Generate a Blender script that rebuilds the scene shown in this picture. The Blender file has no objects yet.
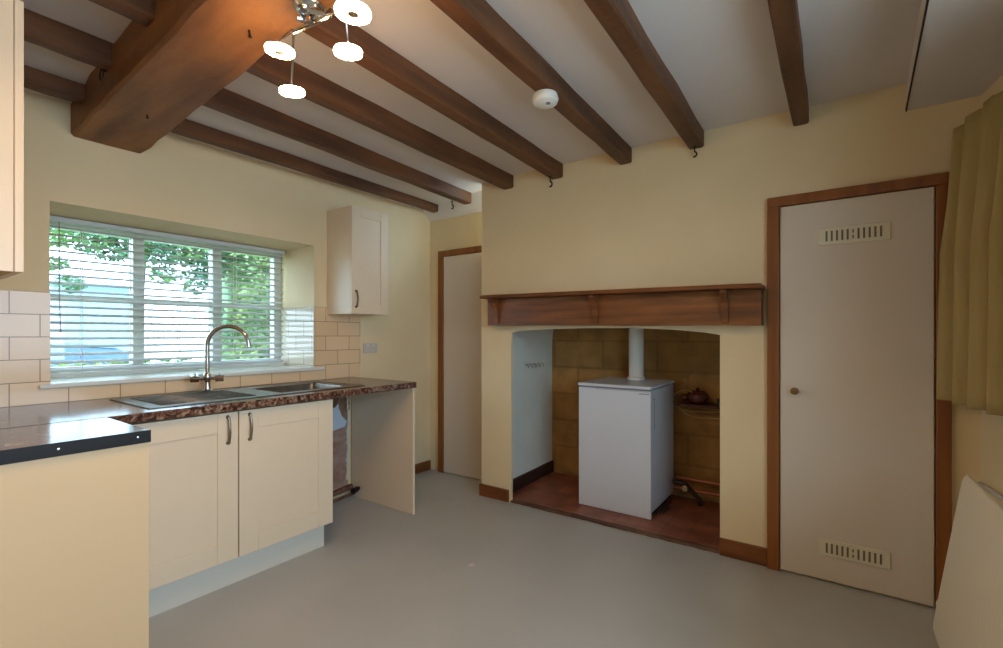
import bpy, bmesh, math, random
from mathutils import Vector, Matrix
random.seed(7)
S = bpy.context.scene
C = bpy.context.collection
R = math.radians

# ------------------------------------------------------------ camera, world, exposure
cam = bpy.data.objects.new('camera', bpy.data.cameras.new('camera'))
C.objects.link(cam); S.camera = cam
cam.location = (0, 0, 1.25)
cam.rotation_euler = (R(90), 0, 0.6161)
cam.data.sensor_width = 36
cam.data.lens = 471.8 / 1003 * 36
cam.data.shift_y = (334.46 - 324) / 1003
cam.data.clip_start = 0.02
S.view_settings.view_transform = 'Standard'
S.view_settings.look = 'None'
S.view_settings.gamma = 1
S.view_settings.use_curve_mapping = False
S.view_settings.exposure = 0.50
SKY = 7.4
LED = 110.0
W = bpy.data.worlds.new('sky'); S.world = W; W.use_nodes = True
wn = W.node_tree
bg = wn.nodes['Background']
tc = wn.nodes.new('ShaderNodeTexCoord'); sp = wn.nodes.new('ShaderNodeSeparateXYZ')
cr = wn.nodes.new('ShaderNodeValToRGB')
cr.color_ramp.elements[0].position = 0.45; cr.color_ramp.elements[0].color = (0.62, 0.78, 0.94, 1)
cr.color_ramp.elements[1].position = 0.56; cr.color_ramp.elements[1].color = (0.54, 0.77, 1.0, 1)
mp = wn.nodes.new('ShaderNodeMapRange')
mp.inputs['From Min'].default_value = -1; mp.inputs['From Max'].default_value = 1
wn.links.new(tc.outputs['Generated'], sp.inputs[0]); wn.links.new(sp.outputs['Z'], mp.inputs['Value'])
wn.links.new(mp.outputs[0], cr.inputs[0]); wn.links.new(cr.outputs[0], bg.inputs['Color'])
bg.inputs['Strength'].default_value = SKY

def portal(name, loc, rot, sx, sy):
    l = bpy.data.lights.new(name, 'AREA'); l.shape = 'RECTANGLE'; l.size = sx; l.size_y = sy
    l.cycles.is_portal = True
    o = bpy.data.objects.new(name, l); C.objects.link(o); o.location = loc; o.rotation_euler = rot
portal('garden_window_portal', (-3.60, 1.30, 1.45), (R(90), 0, R(-90)), 1.45, 0.95)
TH = R(10)
portal('side_window_portal', (0.52+0.33*math.cos(TH)+2.46*math.sin(TH), 2.91+0.33*math.sin(TH)-2.46*math.cos(TH), 1.50), (R(90), 0, R(90)+TH), 2.50, 1.30)

# ------------------------------------------------------------ materials
def srgb(r, g, b):
    f = lambda v: (v/255/12.92) if v/255 <= 0.04045 else ((v/255+0.055)/1.055)**2.4
    return (f(r), f(g), f(b), 1)
def mat(name, col, rough=0.6, metal=0.0, col2=None, scale=(3, 3, 3), detail=4, bump=0.0, bscale=None, lo=0.35, hi=0.65, spec=0.5):
    m = bpy.data.materials.new(name); m.use_nodes = True
    n = m.node_tree; b = n.nodes['Principled BSDF']
    b.inputs['Base Color'].default_value = col
    b.inputs['Roughness'].default_value = rough; b.inputs['Metallic'].default_value = metal
    b.inputs['Specular IOR Level'].default_value = spec
    t = n.nodes.new('ShaderNodeTexCoord'); mpg = n.nodes.new('ShaderNodeMapping'); mpg.inputs['Scale'].default_value = scale
    no = n.nodes.new('ShaderNodeTexNoise'); no.inputs['Scale'].default_value = 1; no.inputs['Detail'].default_value = detail
    n.links.new(t.outputs['Object'], mpg.inputs[0]); n.links.new(mpg.outputs[0], no.inputs[0])
    if col2 is not None:
        r = n.nodes.new('ShaderNodeValToRGB')
        r.color_ramp.elements[0].position = lo; r.color_ramp.elements[0].color = col
        r.color_ramp.elements[1].position = hi; r.color_ramp.elements[1].color = col2
        n.links.new(no.outputs['Fac'], r.inputs[0]); n.links.new(r.outputs[0], b.inputs['Base Color'])
    if bump:
        bm_ = n.nodes.new('ShaderNodeBump'); bm_.inputs['Strength'].default_value = bump; bm_.inputs['Distance'].default_value = 0.01
        src = no
        if bscale:
            src = n.nodes.new('ShaderNodeTexNoise'); src.inputs['Scale'].default_value = bscale; src.inputs['Detail'].default_value = 3
            n.links.new(t.outputs['Object'], src.inputs[0])
        n.links.new(src.outputs['Fac'], bm_.inputs['Height']); n.links.new(bm_.outputs[0], b.inputs['Normal'])
    return m
M = {}
M['wall'] = mat('cream_yellow_wall_paint', srgb(228, 204, 160), 0.75, col2=srgb(234, 211, 169), scale=(1.5,)*3, bump=0.25, bscale=9)
M['plaster'] = mat('white_alcove_paint', srgb(222, 222, 208), 0.8, col2=srgb(232, 230, 216), bump=0.4, bscale=14)
M['ceiling'] = mat('off_white_ceiling_paint', srgb(220, 209, 202), 0.85, col2=srgb(229, 219, 212), scale=(1.2,)*3, bump=0.3, bscale=7)
M['floor'] = mat('grey_vinyl_floor', srgb(180, 179, 174), 0.36, col2=srgb(187, 186, 181), scale=(2,)*3, bump=0.03, bscale=40, spec=0.4)
M['joist'] = mat('dark_stained_joist', srgb(72, 42, 22), 0.55, col2=srgb(112, 68, 36), scale=(14, 1.6, 14), bump=0.5, bscale=22)
M['beam'] = mat('hewn_oak_beam', srgb(112, 70, 36), 0.6, col2=srgb(156, 102, 54), scale=(1.6, 9, 9), bump=0.6, bscale=12)
M['mantel'] = mat('dark_oak_mantel', srgb(96, 54, 22), 0.42, col2=srgb(136, 80, 36), scale=(2, 14, 24), bump=0.3, bscale=18)
M['frame'] = mat('varnished_pine_frame', srgb(122, 66, 24), 0.4, col2=srgb(148, 86, 34), scale=(20, 20, 1.6), bump=0.1)
M['skirt'] = mat('varnished_skirting', srgb(104, 56, 22), 0.4, col2=srgb(132, 76, 32), scale=(2, 6, 20))
M['skirtdark'] = mat('dark_skirting', srgb(50, 34, 28), 0.45, col2=srgb(64, 42, 34), scale=(6, 2, 20))
M['door'] = mat('cream_gloss_door', srgb(214, 199, 182), 0.42, col2=srgb(219, 205, 188), scale=(1, 1, 1), bump=0.05, bscale=5)
M['unit'] = mat('cream_unit_door', srgb(230, 207, 176), 0.38, col2=srgb(233, 211, 181), scale=(1, 1, 1))
M['panel'] = mat('cream_laminate_panel', srgb(224, 190, 146), 0.45, col2=srgb(227, 194, 150), scale=(1, 1, 1))
M['plinth'] = mat('pale_plinth', srgb(214, 208, 194), 0.4)
M['blackstrip'] = mat('black_edge_strip', srgb(26, 23, 22), 0.35, metal=0.3)
M['steel'] = mat('brushed_steel', srgb(132, 124, 114), 0.42, metal=1.0, col2=srgb(116, 106, 96), scale=(30, 30, 8))
M['chrome'] = mat('chrome', srgb(200, 200, 200), 0.12, metal=1.0)
M['nickel'] = mat('aged_nickel', srgb(128, 116, 98), 0.35, metal=0.9)
M['brass'] = mat('aged_brass', srgb(140, 110, 70), 0.32, metal=1.0)
M['white'] = mat('white_plastic', srgb(230, 226, 214), 0.4)
M['vent'] = mat('cream_plastic_vent', srgb(222, 214, 188), 0.45)
M['slot'] = mat('vent_slot_grey', srgb(118, 106, 84), 0.9)
M['uframe'] = mat('white_window_frame', srgb(205, 203, 190), 0.4)
M['slat'] = mat('white_blind_slat', srgb(208, 208, 204), 0.5)
M['cord'] = mat('blind_cord', srgb(150, 140, 135), 0.8)
M['radiator'] = mat('cream_radiator_enamel', srgb(232, 218, 192), 0.35)
M['enamel'] = mat('white_boiler_enamel', srgb(218, 220, 226), 0.32)
M['greydark'] = mat('dark_grey_plastic', srgb(44, 44, 46), 0.6)
M['badge'] = mat('grey_print', srgb(120, 122, 134), 0.5)
M['red'] = mat('quarry_tile_brown_red', srgb(96, 44, 30), 0.45, col2=srgb(148, 84, 60), scale=(7, 7, 7), detail=8, bump=0.3, bscale=15)
M['edging'] = mat('worn_hearth_edging', srgb(120, 88, 66), 0.7, col2=srgb(86, 54, 38), scale=(5, 5, 5), detail=6)
M['copper'] = mat('copper_pipe', srgb(168, 104, 78), 0.45, metal=0.6)
M['pot'] = mat('brown_glazed_pot', srgb(78, 34, 24), 0.16, col2=srgb(96, 46, 32))
M['cable'] = mat('pale_cable', srgb(168, 138, 84), 0.6)
M['darkpipe'] = mat('dark_pipe', srgb(46, 30, 26), 0.5)
M['oldwood'] = mat('alcove_shelf_wood', srgb(80, 44, 28), 0.6)
M['curtain'] = mat('olive_curtain', srgb(170, 147, 96), 0.9, col2=srgb(178, 155, 104), scale=(10, 10, 2), bump=0.15, bscale=120, spec=0.1)
M['iron'] = mat('dark_iron', srgb(40, 30, 24), 0.6, metal=0.4)
M['render'] = mat('bare_brown_render', srgb(120, 92, 68), 0.9, col2=srgb(150, 118, 90), scale=(9, 9, 9), detail=6, bump=0.6, bscale=25)
M['pinkrender'] = mat('old_pink_brick_render', srgb(150, 112, 94), 0.9, col2=srgb(178, 146, 128), scale=(7, 7, 14), detail=6, bump=0.6, bscale=25)
M['blueplaster'] = mat('pale_blue_plaster', srgb(196, 206, 216), 0.8)
M['tear'] = mat('torn_white_plaster', srgb(212, 204, 192), 0.9, bump=0.6, bscale=40)
M['socket'] = mat('socket_plate', srgb(206, 196, 182), 0.4)
M['grass'] = mat('lawn', srgb(96, 132, 62), 0.9, col2=srgb(136, 164, 88), scale=(2, 2, 2), detail=6)
M['gravel'] = mat('pale_driveway', srgb(150, 156, 160), 0.9, col2=srgb(166, 170, 172), scale=(4, 4, 4))
M['housewall'] = mat('pale_rendered_house', srgb(140, 164, 184), 0.9)
M['roofslate'] = mat('slate_roof', srgb(150, 160, 172), 0.7)
M['carpaint'] = mat('silver_blue_car_paint', srgb(140, 160, 182), 0.3, metal=0.3)
M['carglass'] = mat('car_glass', srgb(70, 96, 124), 0.1)
M['tyre'] = mat('tyre_rubber', srgb(32, 34, 36), 0.8)
M['leaf'] = mat('green_leaf', srgb(84, 112, 66), 0.5, col2=srgb(156, 172, 112), scale=(2.5,)*3, detail=5, lo=0.4, hi=0.62)
M['leafdark'] = mat('deep_green_leaf', srgb(78, 118, 88), 0.5, col2=srgb(134, 168, 98), scale=(2,)*3, detail=5, lo=0.42, hi=0.62)
M['bark'] = mat('bark', srgb(92, 78, 62), 0.9)

def slatmat():
    m = bpy.data.materials.new('white_blind_slat_translucent'); m.use_nodes = True
    n = m.node_tree; n.nodes.clear()
    o = n.nodes.new('ShaderNodeOutputMaterial'); d = n.nodes.new('ShaderNodeBsdfDiffuse'); t = n.nodes.new('ShaderNodeBsdfTranslucent'); x = n.nodes.new('ShaderNodeMixShader')
    d.inputs[0].default_value = (0.62, 0.62, 0.60, 1); t.inputs[0].default_value = (0.7, 0.7, 0.68, 1); x.inputs[0].default_value = 0.25
    n.links.new(d.outputs[0], x.inputs[1]); n.links.new(t.outputs[0], x.inputs[2]); n.links.new(x.outputs[0], o.inputs[0])
    return m
M['slatt'] = slatmat()
# worktop laminate: mottled brown stone
def stone():
    m = mat('mottled_brown_worktop', srgb(74, 48, 38), 0.17, spec=0.4)
    n = m.node_tree; b = n.nodes['Principled BSDF']; t = n.nodes['Texture Coordinate']
    a = n.nodes.new('ShaderNodeTexNoise'); a.inputs['Scale'].default_value = 34; a.inputs['Detail'].default_value = 8; a.inputs['Distortion'].default_value = 1.2
    r = n.nodes.new('ShaderNodeValToRGB'); e = r.color_ramp.elements
    e[0].position = 0.36; e[0].color = srgb(48, 32, 28)
    e[1].position = 0.68; e[1].color = srgb(166, 140, 118)
    x = e.new(0.47); x.color = srgb(96, 58, 42)
    x = e.new(0.56); x.color = srgb(122, 94, 78)
    n.links.new(t.outputs['Object'], a.inputs[0]); n.links.new(a.outputs['Fac'], r.inputs[0]); n.links.new(r.outputs[0], b.inputs['Base Color'])
    return m
M['stone'] = stone()

def bricks(name, axis, c1, c2, mortar, bw, rh, offs, origin, rough, bump=0.3, msize=0.004, mottled=0.0):
    """running-bond pattern; axis 'Y' -> (y,z), 'X' -> (x,z), 'F' -> (x,y)"""
    m = bpy.data.materials.new(name); m.use_nodes = True
    n = m.node_tree; b = n.nodes['Principled BSDF']; b.inputs['Roughness'].default_value = rough
    t = n.nodes.new('ShaderNodeTexCoord'); s = n.nodes.new('ShaderNodeSeparateXYZ'); c = n.nodes.new('ShaderNodeCombineXYZ')
    n.links.new(t.outputs['Object'], s.inputs[0])
    u, v = {'Y': ('Y', 'Z'), 'X': ('X', 'Z'), 'F': ('X', 'Y')}[axis]
    for k, (src, o) in enumerate(((u, origin[0]), (v, origin[1]))):
        a = n.nodes.new('ShaderNodeMath'); a.operation = 'SUBTRACT'; a.inputs[1].default_value = o
        n.links.new(s.outputs[src], a.inputs[0]); n.links.new(a.outputs[0], c.inputs[k])
    br = n.nodes.new('ShaderNodeTexBrick'); br.offset = offs; br.inputs['Scale'].default_value = 1
    br.inputs['Brick Width'].default_value = bw; br.inputs['Row Height'].default_value = rh
    br.inputs['Mortar Size'].default_value = msize; br.inputs['Mortar Smooth'].default_value = 0.3
    br.inputs['Color1'].default_value = c1; br.inputs['Color2'].default_value = c2; br.inputs['Mortar'].default_value = mortar
    n.links.new(c.outputs[0], br.inputs['Vector'])
    src = br.outputs['Color']
    if mottled:
        no = n.nodes.new('ShaderNodeTexNoise'); no.inputs['Scale'].default_value = 7; no.inputs['Detail'].default_value = 6
        n.links.new(t.outputs['Object'], no.inputs[0])
        mx = n.nodes.new('ShaderNodeMix'); mx.data_type = 'RGBA'; mx.blend_type = 'OVERLAY'; mx.inputs[0].default_value = mottled
        n.links.new(src, mx.inputs[6]); n.links.new(no.outputs['Fac'], mx.inputs[7]); src = mx.outputs[2]
    n.links.new(src, b.inputs['Base Color'])
    bm_ = n.nodes.new('ShaderNodeBump'); bm_.inputs['Strength'].default_value = bump; bm_.inputs['Distance'].default_value = 0.004; bm_.invert = True
    n.links.new(br.outputs['Fac'], bm_.inputs['Height']); n.links.new(bm_.outputs[0], b.inputs['Normal'])
    return m
M['tiles'] = bricks('cream_brick_bond_tiles', 'Y', srgb(240, 206, 164), srgb(236, 200, 157), srgb(146, 112, 80), 0.2045, 0.1063, 0.5, (0.5605, 0.9195), 0.18, msize=0.002)
M['tilesx'] = bricks('cream_reveal_tiles', 'X', srgb(228, 214, 192), srgb(222, 208, 186), srgb(130, 110, 90), 0.2045, 0.1063, 0.5, (-3.2, 0.9195), 0.12, msize=0.0022)
M['alcoveback'] = bricks('bare_brown_alcove_blocks', 'X', srgb(172, 128, 70), srgb(160, 118, 64), srgb(150, 110, 60), 0.46, 0.235, 0.5, (-2.3, 0.02), 0.85, msize=0.012, mottled=0.6, bump=0.08)
M['hearth'] = bricks('brown_red_quarry_tiles', 'F', srgb(160, 98, 74), srgb(136, 78, 58), srgb(118, 78, 60), 0.15, 0.15, 0.0, (0, 0), 0.38, msize=0.004, mottled=0.9)

def glass():
    m = bpy.data.materials.new('clear_window_glass'); m.use_nodes = True
    n = m.node_tree; n.nodes.clear()
    o = n.nodes.new('ShaderNodeOutputMaterial'); t = n.nodes.new('ShaderNodeBsdfTransparent'); g = n.nodes.new('ShaderNodeBsdfGlossy')
    g.inputs['Roughness'].default_value = 0.02; x = n.nodes.new('ShaderNodeMixShader'); x.inputs[0].default_value = 0.05
    t.inputs[0].default_value = (0.95, 0.97, 0.97, 1)
    n.links.new(t.outputs[0], x.inputs[1]); n.links.new(g.outputs[0], x.inputs[2]); n.links.new(x.outputs[0], o.inputs[0])
    return m
M['glass'] = glass()
def emit(name, col, st):
    m = bpy.data.materials.new(name); m.use_nodes = True
    b = m.node_tree.nodes['Principled BSDF']; b.inputs['Base Color'].default_value = (1, 1, 1, 1)
    b.inputs['Emission Color'].default_value = col; b.inputs['Emission Strength'].default_value = st
    return m
M['led'] = emit('warm_led_glow', (1.0, 0.63, 0.32, 1), LED)

# ------------------------------------------------------------ mesh helpers (all in world coordinates)
def bx(bm, x0, x1, y0, y1, z0, z1, bev=0.0, seg=2):
    vs = [bm.verts.new((x, y, z)) for x in (x0, x1) for y in (y0, y1) for z in (z0, z1)]
    F = [(0, 1, 3, 2), (4, 6, 7, 5), (0, 4, 5, 1), (2, 3, 7, 6), (0, 2, 6, 4), (1, 5, 7, 3)]
    fs = [bm.faces.new([vs[i] for i in f]) for f in F]
    if bev:
        es = list({e for f in fs for e in f.edges})
        bmesh.ops.bevel(bm, geom=es, offset=bev, segments=seg, affect='EDGES', profile=0.5)
def box(*a, **k):
    bm = bmesh.new(); bx(bm, *a, **k); return bm
def tube(bm, pts, r, n=10, caps=True):
    pts = [Vector(p) for p in pts]; rs = r if isinstance(r, (list, tuple)) else [r]*len(pts)
    rings = []; prev = None
    for i, p in enumerate(pts):
        if i == 0: d = pts[1]-p
        elif i == len(pts)-1: d = p-pts[i-1]
        else: d = (pts[i+1]-p).normalized()+(p-pts[i-1]).normalized()
        d.normalize()
        if prev is None:
            a = Vector((0, 0, 1)) if abs(d.z) < 0.9 else Vector((1, 0, 0))
            u = d.cross(a).normalized()
        else:
            u = (prev - d*prev.dot(d)).normalized()
        prev = u; v = d.cross(u)
        rings.append([bm.verts.new(p + (u*math.cos(2*math.pi*k/n)+v*math.sin(2*math.pi*k/n))*rs[i]) for k in range(n)])
    for a, b in zip(rings, rings[1:]):
        for k in range(n): bm.faces.new((a[k], a[(k+1) % n], b[(k+1) % n], b[k]))
    if caps:
        bm.faces.new(list(reversed(rings[0]))); bm.faces.new(rings[-1])
def T(pts, r, n=10):
    bm = bmesh.new(); tube(bm, pts, r, n); return bm
def lathe(bm, prof, c, axis=(0, 0, 1), n=24):
    """prof: list of (radius, height) along axis from point c"""
    ax = Vector(axis).normalized(); q = Vector((0, 0, 1)).rotation_difference(ax); c = Vector(c)
    rings = []
    for r, h in prof:
        if r < 1e-6: rings.append([bm.verts.new(c + q @ Vector((0, 0, h)))])
        else: rings.append([bm.verts.new(c + q @ Vector((r*math.cos(2*math.pi*k/n), r*math.sin(2*math.pi*k/n), h))) for k in range(n)])
    for a, b in zip(rings, rings[1:]):
        for k in range(n):
            if len(a) == 1 and len(b) == 1: continue
            if len(a) == 1: bm.faces.new((a[0], b[(k+1) % n], b[k]))
            elif len(b) == 1: bm.faces.new((a[k], a[(k+1) % n], b[0]))
            else: bm.faces.new((a[k], a[(k+1) % n], b[(k+1) % n], b[k]))
def L(prof, c, axis=(0, 0, 1), n=24):
    bm = bmesh.new(); lathe(bm, prof, c, axis, n); return bm
def prism(bm, poly, a0, a1, plane='XZ'):
    """extrude polygon; plane XZ -> along Y, YZ -> along X, XY -> along Z"""
    def P(u, v, w): return {'XZ': (u, w, v), 'YZ': (w, u, v), 'XY': (u, v, w)}[plane]
    A = [bm.verts.new(P(u, v, a0)) for u, v in poly]; B = [bm.verts.new(P(u, v, a1)) for u, v in poly]
    fa = bm.faces.new(A); fb = bm.faces.new(list(reversed(B))); fa.normal_update(); fb.normal_update()
    for i in range(len(poly)):
        j = (i+1) % len(poly); bm.faces.new((A[j], A[i], B[i], B[j]))
    return fa, fb
ROT = [0]
def obj(name, bm, m, parent=None, smooth=False, sub=None):
    if ROT[0]:   # built square to the back wall, then turned with the splayed right wall
        bmesh.ops.rotate(bm, verts=bm.verts, cent=(0.52, 2.91, 0), matrix=Matrix.Rotation(ROT[0], 3, 'Z'))
    if parent is not None:
        off = WORLD[parent.name]
        bmesh.ops.translate(bm, verts=bm.verts, vec=-off)
    bmesh.ops.recalc_face_normals(bm, faces=bm.faces)
    me = bpy.data.meshes.new(name); bm.to_mesh(me); bm.free()
    me.materials.append(M[m] if isinstance(m, str) else m)
    o = bpy.data.objects.new(name, me); C.objects.link(o)
    if parent is not None: o.parent = parent; WORLD[o.name] = off.copy()
    else: WORLD[o.name] = Vector((0, 0, 0))
    if smooth:
        for p in me.polygons: p.use_smooth = True
        if smooth == 'auto':
            me.set_sharp_from_angle(angle=R(35))
    return o
WORLD = {}
def thing(name, label, cat, loc, group=None):
    o = bpy.data.objects.new(name, None); C.objects.link(o); o.location = loc; o.empty_display_size = 0.05
    WORLD[o.name] = Vector(loc); tag(o, label, cat, group); return o
def tag(o, label, cat, group=None):
    o['label'] = label; o['category'] = cat
    if group: o['group'] = group
    return o
def struct(name, bm, m, **k):
    o = obj(name, bm, m, **k); o['kind'] = 'structure'; return o

WX = -3.08; BY = 2.91; RX = 0.52
# ------------------------------------------------------------ structure
struct('floor', box(-3.5, 1.9, -2.6, 3.4, -0.08, 0), 'floor')
# left wall with the garden window opening
bm = bmesh.new()
bx(bm, -3.62, WX, -0.2, 0.595, 0, 2.7); bx(bm, -3.62, WX, 2.003, 3.4, 0, 2.7)
bx(bm, -3.62, WX, 0.595, 2.003, 0, 0.985); bx(bm, -3.62, WX, 0.595, 2.003, 1.893, 2.7)
struct('wall_left', bm, 'wall')
# stub of near wall carrying the near run of units, and the lobby behind the camera
bm = bmesh.new()
bx(bm, WX, -1.45, -0.2, 0.0, 0, 2.7); bx(bm, -1.6, -1.45, -2.6, -0.2, 0, 2.7)
struct('wall_near', bm, 'wall')
bm = bmesh.new()
bx(bm, -1.45, 1.95, -2.75, -2.6, 0, 2.7)
struct('wall_rear', bm, 'wall')
# right wall with window opening
ROT[0] = TH
bm = bmesh.new()
bx(bm, RX, 0.82, -2.75, -0.8, 0, 2.7); bx(bm, RX, 0.82, 1.7, 3.1, 0, 2.7)
bx(bm, RX, 0.82, -0.8, 1.7, 0, 0.86); bx(bm, RX, 0.82, -0.8, 1.7, 2.14, 2.7)
struct('wall_right', bm, 'wall')
ROT[0] = 0
# chimney breast / back wall with the arched fireplace opening
arch = [(-1.975, 1.262), (-1.9, 1.276), (-1.7, 1.286), (-1.4, 1.292), (-1.05, 1.291), (-0.8, 1.279), (-0.62, 1.262), (-0.537, 1.247)]
poly = [(-2.25, 0), (-1.975, 0)] + arch + [(-0.537, 0), (0.60, 0), (0.60, 2.7), (-2.25, 2.7)]
bm = bmesh.new(); prism(bm, poly, BY, 2.935, 'XZ')
bmesh.ops.triangulate(bm, faces=bm.faces)
struct('wall_back', bm, 'wall')
bm = bmesh.new(); prism(bm, [(-2.25, 2.936), (-1.976, 2.936), (-2.080, 3.075), (-2.100, 3.76), (-2.100, 3.9), (-2.25, 3.9)], 0, 1.9, 'XY'); struct('wall_alcove_left', bm, 'plaster')
bm = bmesh.new(); prism(bm, [(-0.25, 2.936), (-0.537, 2.936), (-0.42, 3.075), (-0.42, 3.9), (-0.25, 3.9)], 0, 1.9, 'XY'); struct('wall_alcove_right', bm, 'plaster')
struct('wall_alcove_back', box(-2.10, -0.42, 3.76, 3.9, 0, 1.9), 'alcoveback')
struct('ceiling_alcove', box(-2.10, -0.42, 2.936, 3.76, 1.55, 1.65), 'plaster')
# rounded plaster corner at the top of the alcove's left wall
bm = bmesh.new()
cpts = [(-2.10, 1.55), (-2.10, 1.12)] + [(-2.10+0.10*(1-math.cos(a))*0.9, 1.12+0.30*math.sin(a)) for a in [R(15*k) for k in range(1, 7)]] + [(-1.99, 1.55)]
prism(bm, cpts, 3.36, 3.76, 'XZ'); struct('trim_1', bm, 'plaster')
# recess wall beside the chimney breast
struct('wall_recess', box(-3.5, -2.25, 3.2, 3.4, 0, 2.7), 'wall')
# ceiling (falls slightly to the left)
bm = bmesh.new()
prism(bm, [(-3.62, 2.367), (-3.08, 2.385), (-2.85, 2.402), (-2.4, 2.428), (2.0, 2.43), (2.0, 2.6), (-3.62, 2.6)], -2.7, 3.4, 'XZ')
struct('ceiling', bm, 'ceiling')
bm = bmesh.new(); prism(bm, [(3.05, 2.435), (3.199, 2.30), (3.199, 2.435)], WX, -2.25, 'YZ'); struct('trim_2', bm, 'ceiling')
bm = bmesh.new(); prism(bm, [(0.272, BY), (0.075, -2.6), (1.9, -2.6), (1.9, BY)], 2.30, 2.435, 'XY'); struct('ceiling_soffit', bm, 'ceiling')
bm = bmesh.new(); prism(bm, [(0.268, BY-.001), (0.071, -2.6), (0.076, -2.6), (0.273, BY-.001)], 2.297, 2.312, 'XY'); struct('trim_3', bm, 'iron')

# skirtings
struct('baseboard_back', box(-0.537, -0.30, 2.893, 2.909, 0, 0.097, bev=0.003), 'skirt')
struct('baseboard_pier', box(-2.262, -1.99, 2.893, 2.909, 0, 0.09, bev=0.003), 'skirt')
bm = bmesh.new(); prism(bm, [(-2.079, 3.07), (-2.062, 3.07), (-2.082, 3.758), (-2.099, 3.758)], 0.011, 0.110, 'XY'); struct('baseboard_alcove', bm, 'skirtdark')
struct('baseboard_left', box(WX+0.001, WX+0.018, 2.36, 3.19, 0, 0.085, bev=0.003), 'skirt')
# hearth
tag(obj('paint_mark', L([(0, 0), (.020, 0), (.016, .0008), (0, .001)], (-1.609, 1.995, 0.0003), n=9), 'tear'), 'small pale paint mark on the grey floor', 'mark')
struct('floor_hearth', box(-2.098, -0.422, 2.95, 3.758, 0.001, 0.010), 'hearth')
bm = bmesh.new()
N = 24
for i in range(N):
    x0 = -1.974 + (1.436)*i/N; x1 = -1.974 + 1.436*(i+1)/N
    bx(bm, x0, x1, 2.906+random.uniform(-.004, .004), 2.95, 0.001, 0.013+random.uniform(-.002, .003))
struct('trim_4', bm, 'edging')

# ------------------------------------------------------------ doors
def vent(cx, z0, z1, w, parent, y, n=5):
    f = obj('vent_grille', box(cx-w/2, cx+w/2, y-0.008, y, z0, z1, bev=0.002), 'vent', parent)
    bm = bmesh.new(); h = z1-z0; p = w*0.075
    for k in range(-n, n+1):
        x = cx + k*p + (0.0)
        if k == 0:
            bx(bm, x-0.003, x+0.003, y-0.0095, y-0.006, z0+h*.24, z0+h*.44); bx(bm, x-0.003, x+0.003, y-0.0095, y-0.006, z0+h*.56, z0+h*.76)
        else:
            bx(bm, x-0.0042, x+0.0042, y-0.0095, y-0.006, z0+h*.20, z0+h*.80)
    obj('vent_slots', bm, 'slot', f)
d1 = bpy.data.objects.new('door_1', None); C.objects.link(d1); d1.location = (0.066, BY, 0); WORLD['door_1'] = Vector(d1.location); d1['kind'] = 'structure'
obj('door_panel', box(-0.238, 0.366, 2.885, 2.908, 0.012, 1.921, bev=0.003), 'door', d1)
obj('frame_jamb', box(-0.299, -0.243, 2.878, 2.908, 0, 1.925, bev=0.004), 'frame', d1)
obj('frame_jamb', box(0.371, 0.424, 2.878, 2.908, 0, 1.925, bev=0.004), 'frame', d1)
obj('frame_head', box(-0.299, 0.424, 2.878, 2.908, 1.926, 1.978, bev=0.004), 'frame', d1)
vent(0.070, 1.700, 1.785, 0.285, d1, 2.885); vent(0.070, 0.138, 0.220, 0.283, d1, 2.885)
obj('door_knob', L([(0.0, 0), (0.016, 0), (0.016, 0.004), (0.007, 0.006), (0.007, 0.018), (0.015, 0.022), (0.019, 0.031), (0.015, 0.039), (0, 0.042)], (-0.172, 2.885, 0.958), (0, -1, 0)), 'brass', d1, smooth='auto')
d2 = bpy.data.objects.new('door_2', None); C.objects.link(d2); d2.location = (-2.6, 3.2, 0); WORLD['door_2'] = Vector(d2.location); d2['kind'] = 'structure'
obj('door_panel', box(-2.892, -2.262, 3.178, 3.197, 0.012, 1.951, bev=0.003), 'door', d2)
obj('frame_jamb', box(-2.955, -2.895, 3.17, 3.198, 0, 1.952, bev=0.004), 'frame', d2)
obj('frame_head', box(-2.955, -2.256, 3.17, 3.198, 1.953, 2.006, bev=0.004), 'frame', d2)

# ------------------------------------------------------------ garden window
w1 = bpy.data.objects.new('window_1', None); C.objects.link(w1); w1.location = (-3.53, 1.3, 1.0); WORLD['window_1'] = Vector(w1.location); w1['kind'] = 'structure'
bm = bmesh.new(); fx0, fx1 = -3.575, -3.515; ya, yb, za, zb = 0.597, 2.001, 1.013, 1.891
bx(bm, fx0, fx1, ya, yb, za, za+0.055, bev=.004); bx(bm, fx0, fx1, ya, yb, zb-0.05, zb, bev=.004)
bx(bm, fx0, fx1, ya, ya+0.05, za+.056, zb-.051, bev=.004); bx(bm, fx0, fx1, yb-0.055, yb, za+.056, zb-.051, bev=.004)
obj('window_frame', bm, 'uframe', w1)
for yc in (1.082, 1.535):
    obj('mullion', box(fx0, fx1+.01, yc-0.03, yc+0.03, za+.056, zb-.051, bev=.004), 'uframe', w1)
for a, b in ((ya+.051, 1.051), (1.113, 1.504), (1.566, yb-.056)):
    obj('transom', box(fx0, fx1, a, b, 1.438, 1.474, bev=.003), 'uframe', w1)
    obj('glass_pane', box(-3.548, -3.544, a, b, za+.056, 1.437), 'glass', w1)
    obj('glass_pane', box(-3.548, -3.544, a, b, 1.475, zb-.051), 'glass', w1)
bm = bmesh.new(); bx(bm, -3.513, -3.074, 0.60, 2.0, 0.994, 1.012, bev=.004); bx(bm, -3.073, -3.052, 0.555, 2.075, 0.992, 1.013, bev=.005)
struct('window_sill', bm, 'white')
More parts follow.
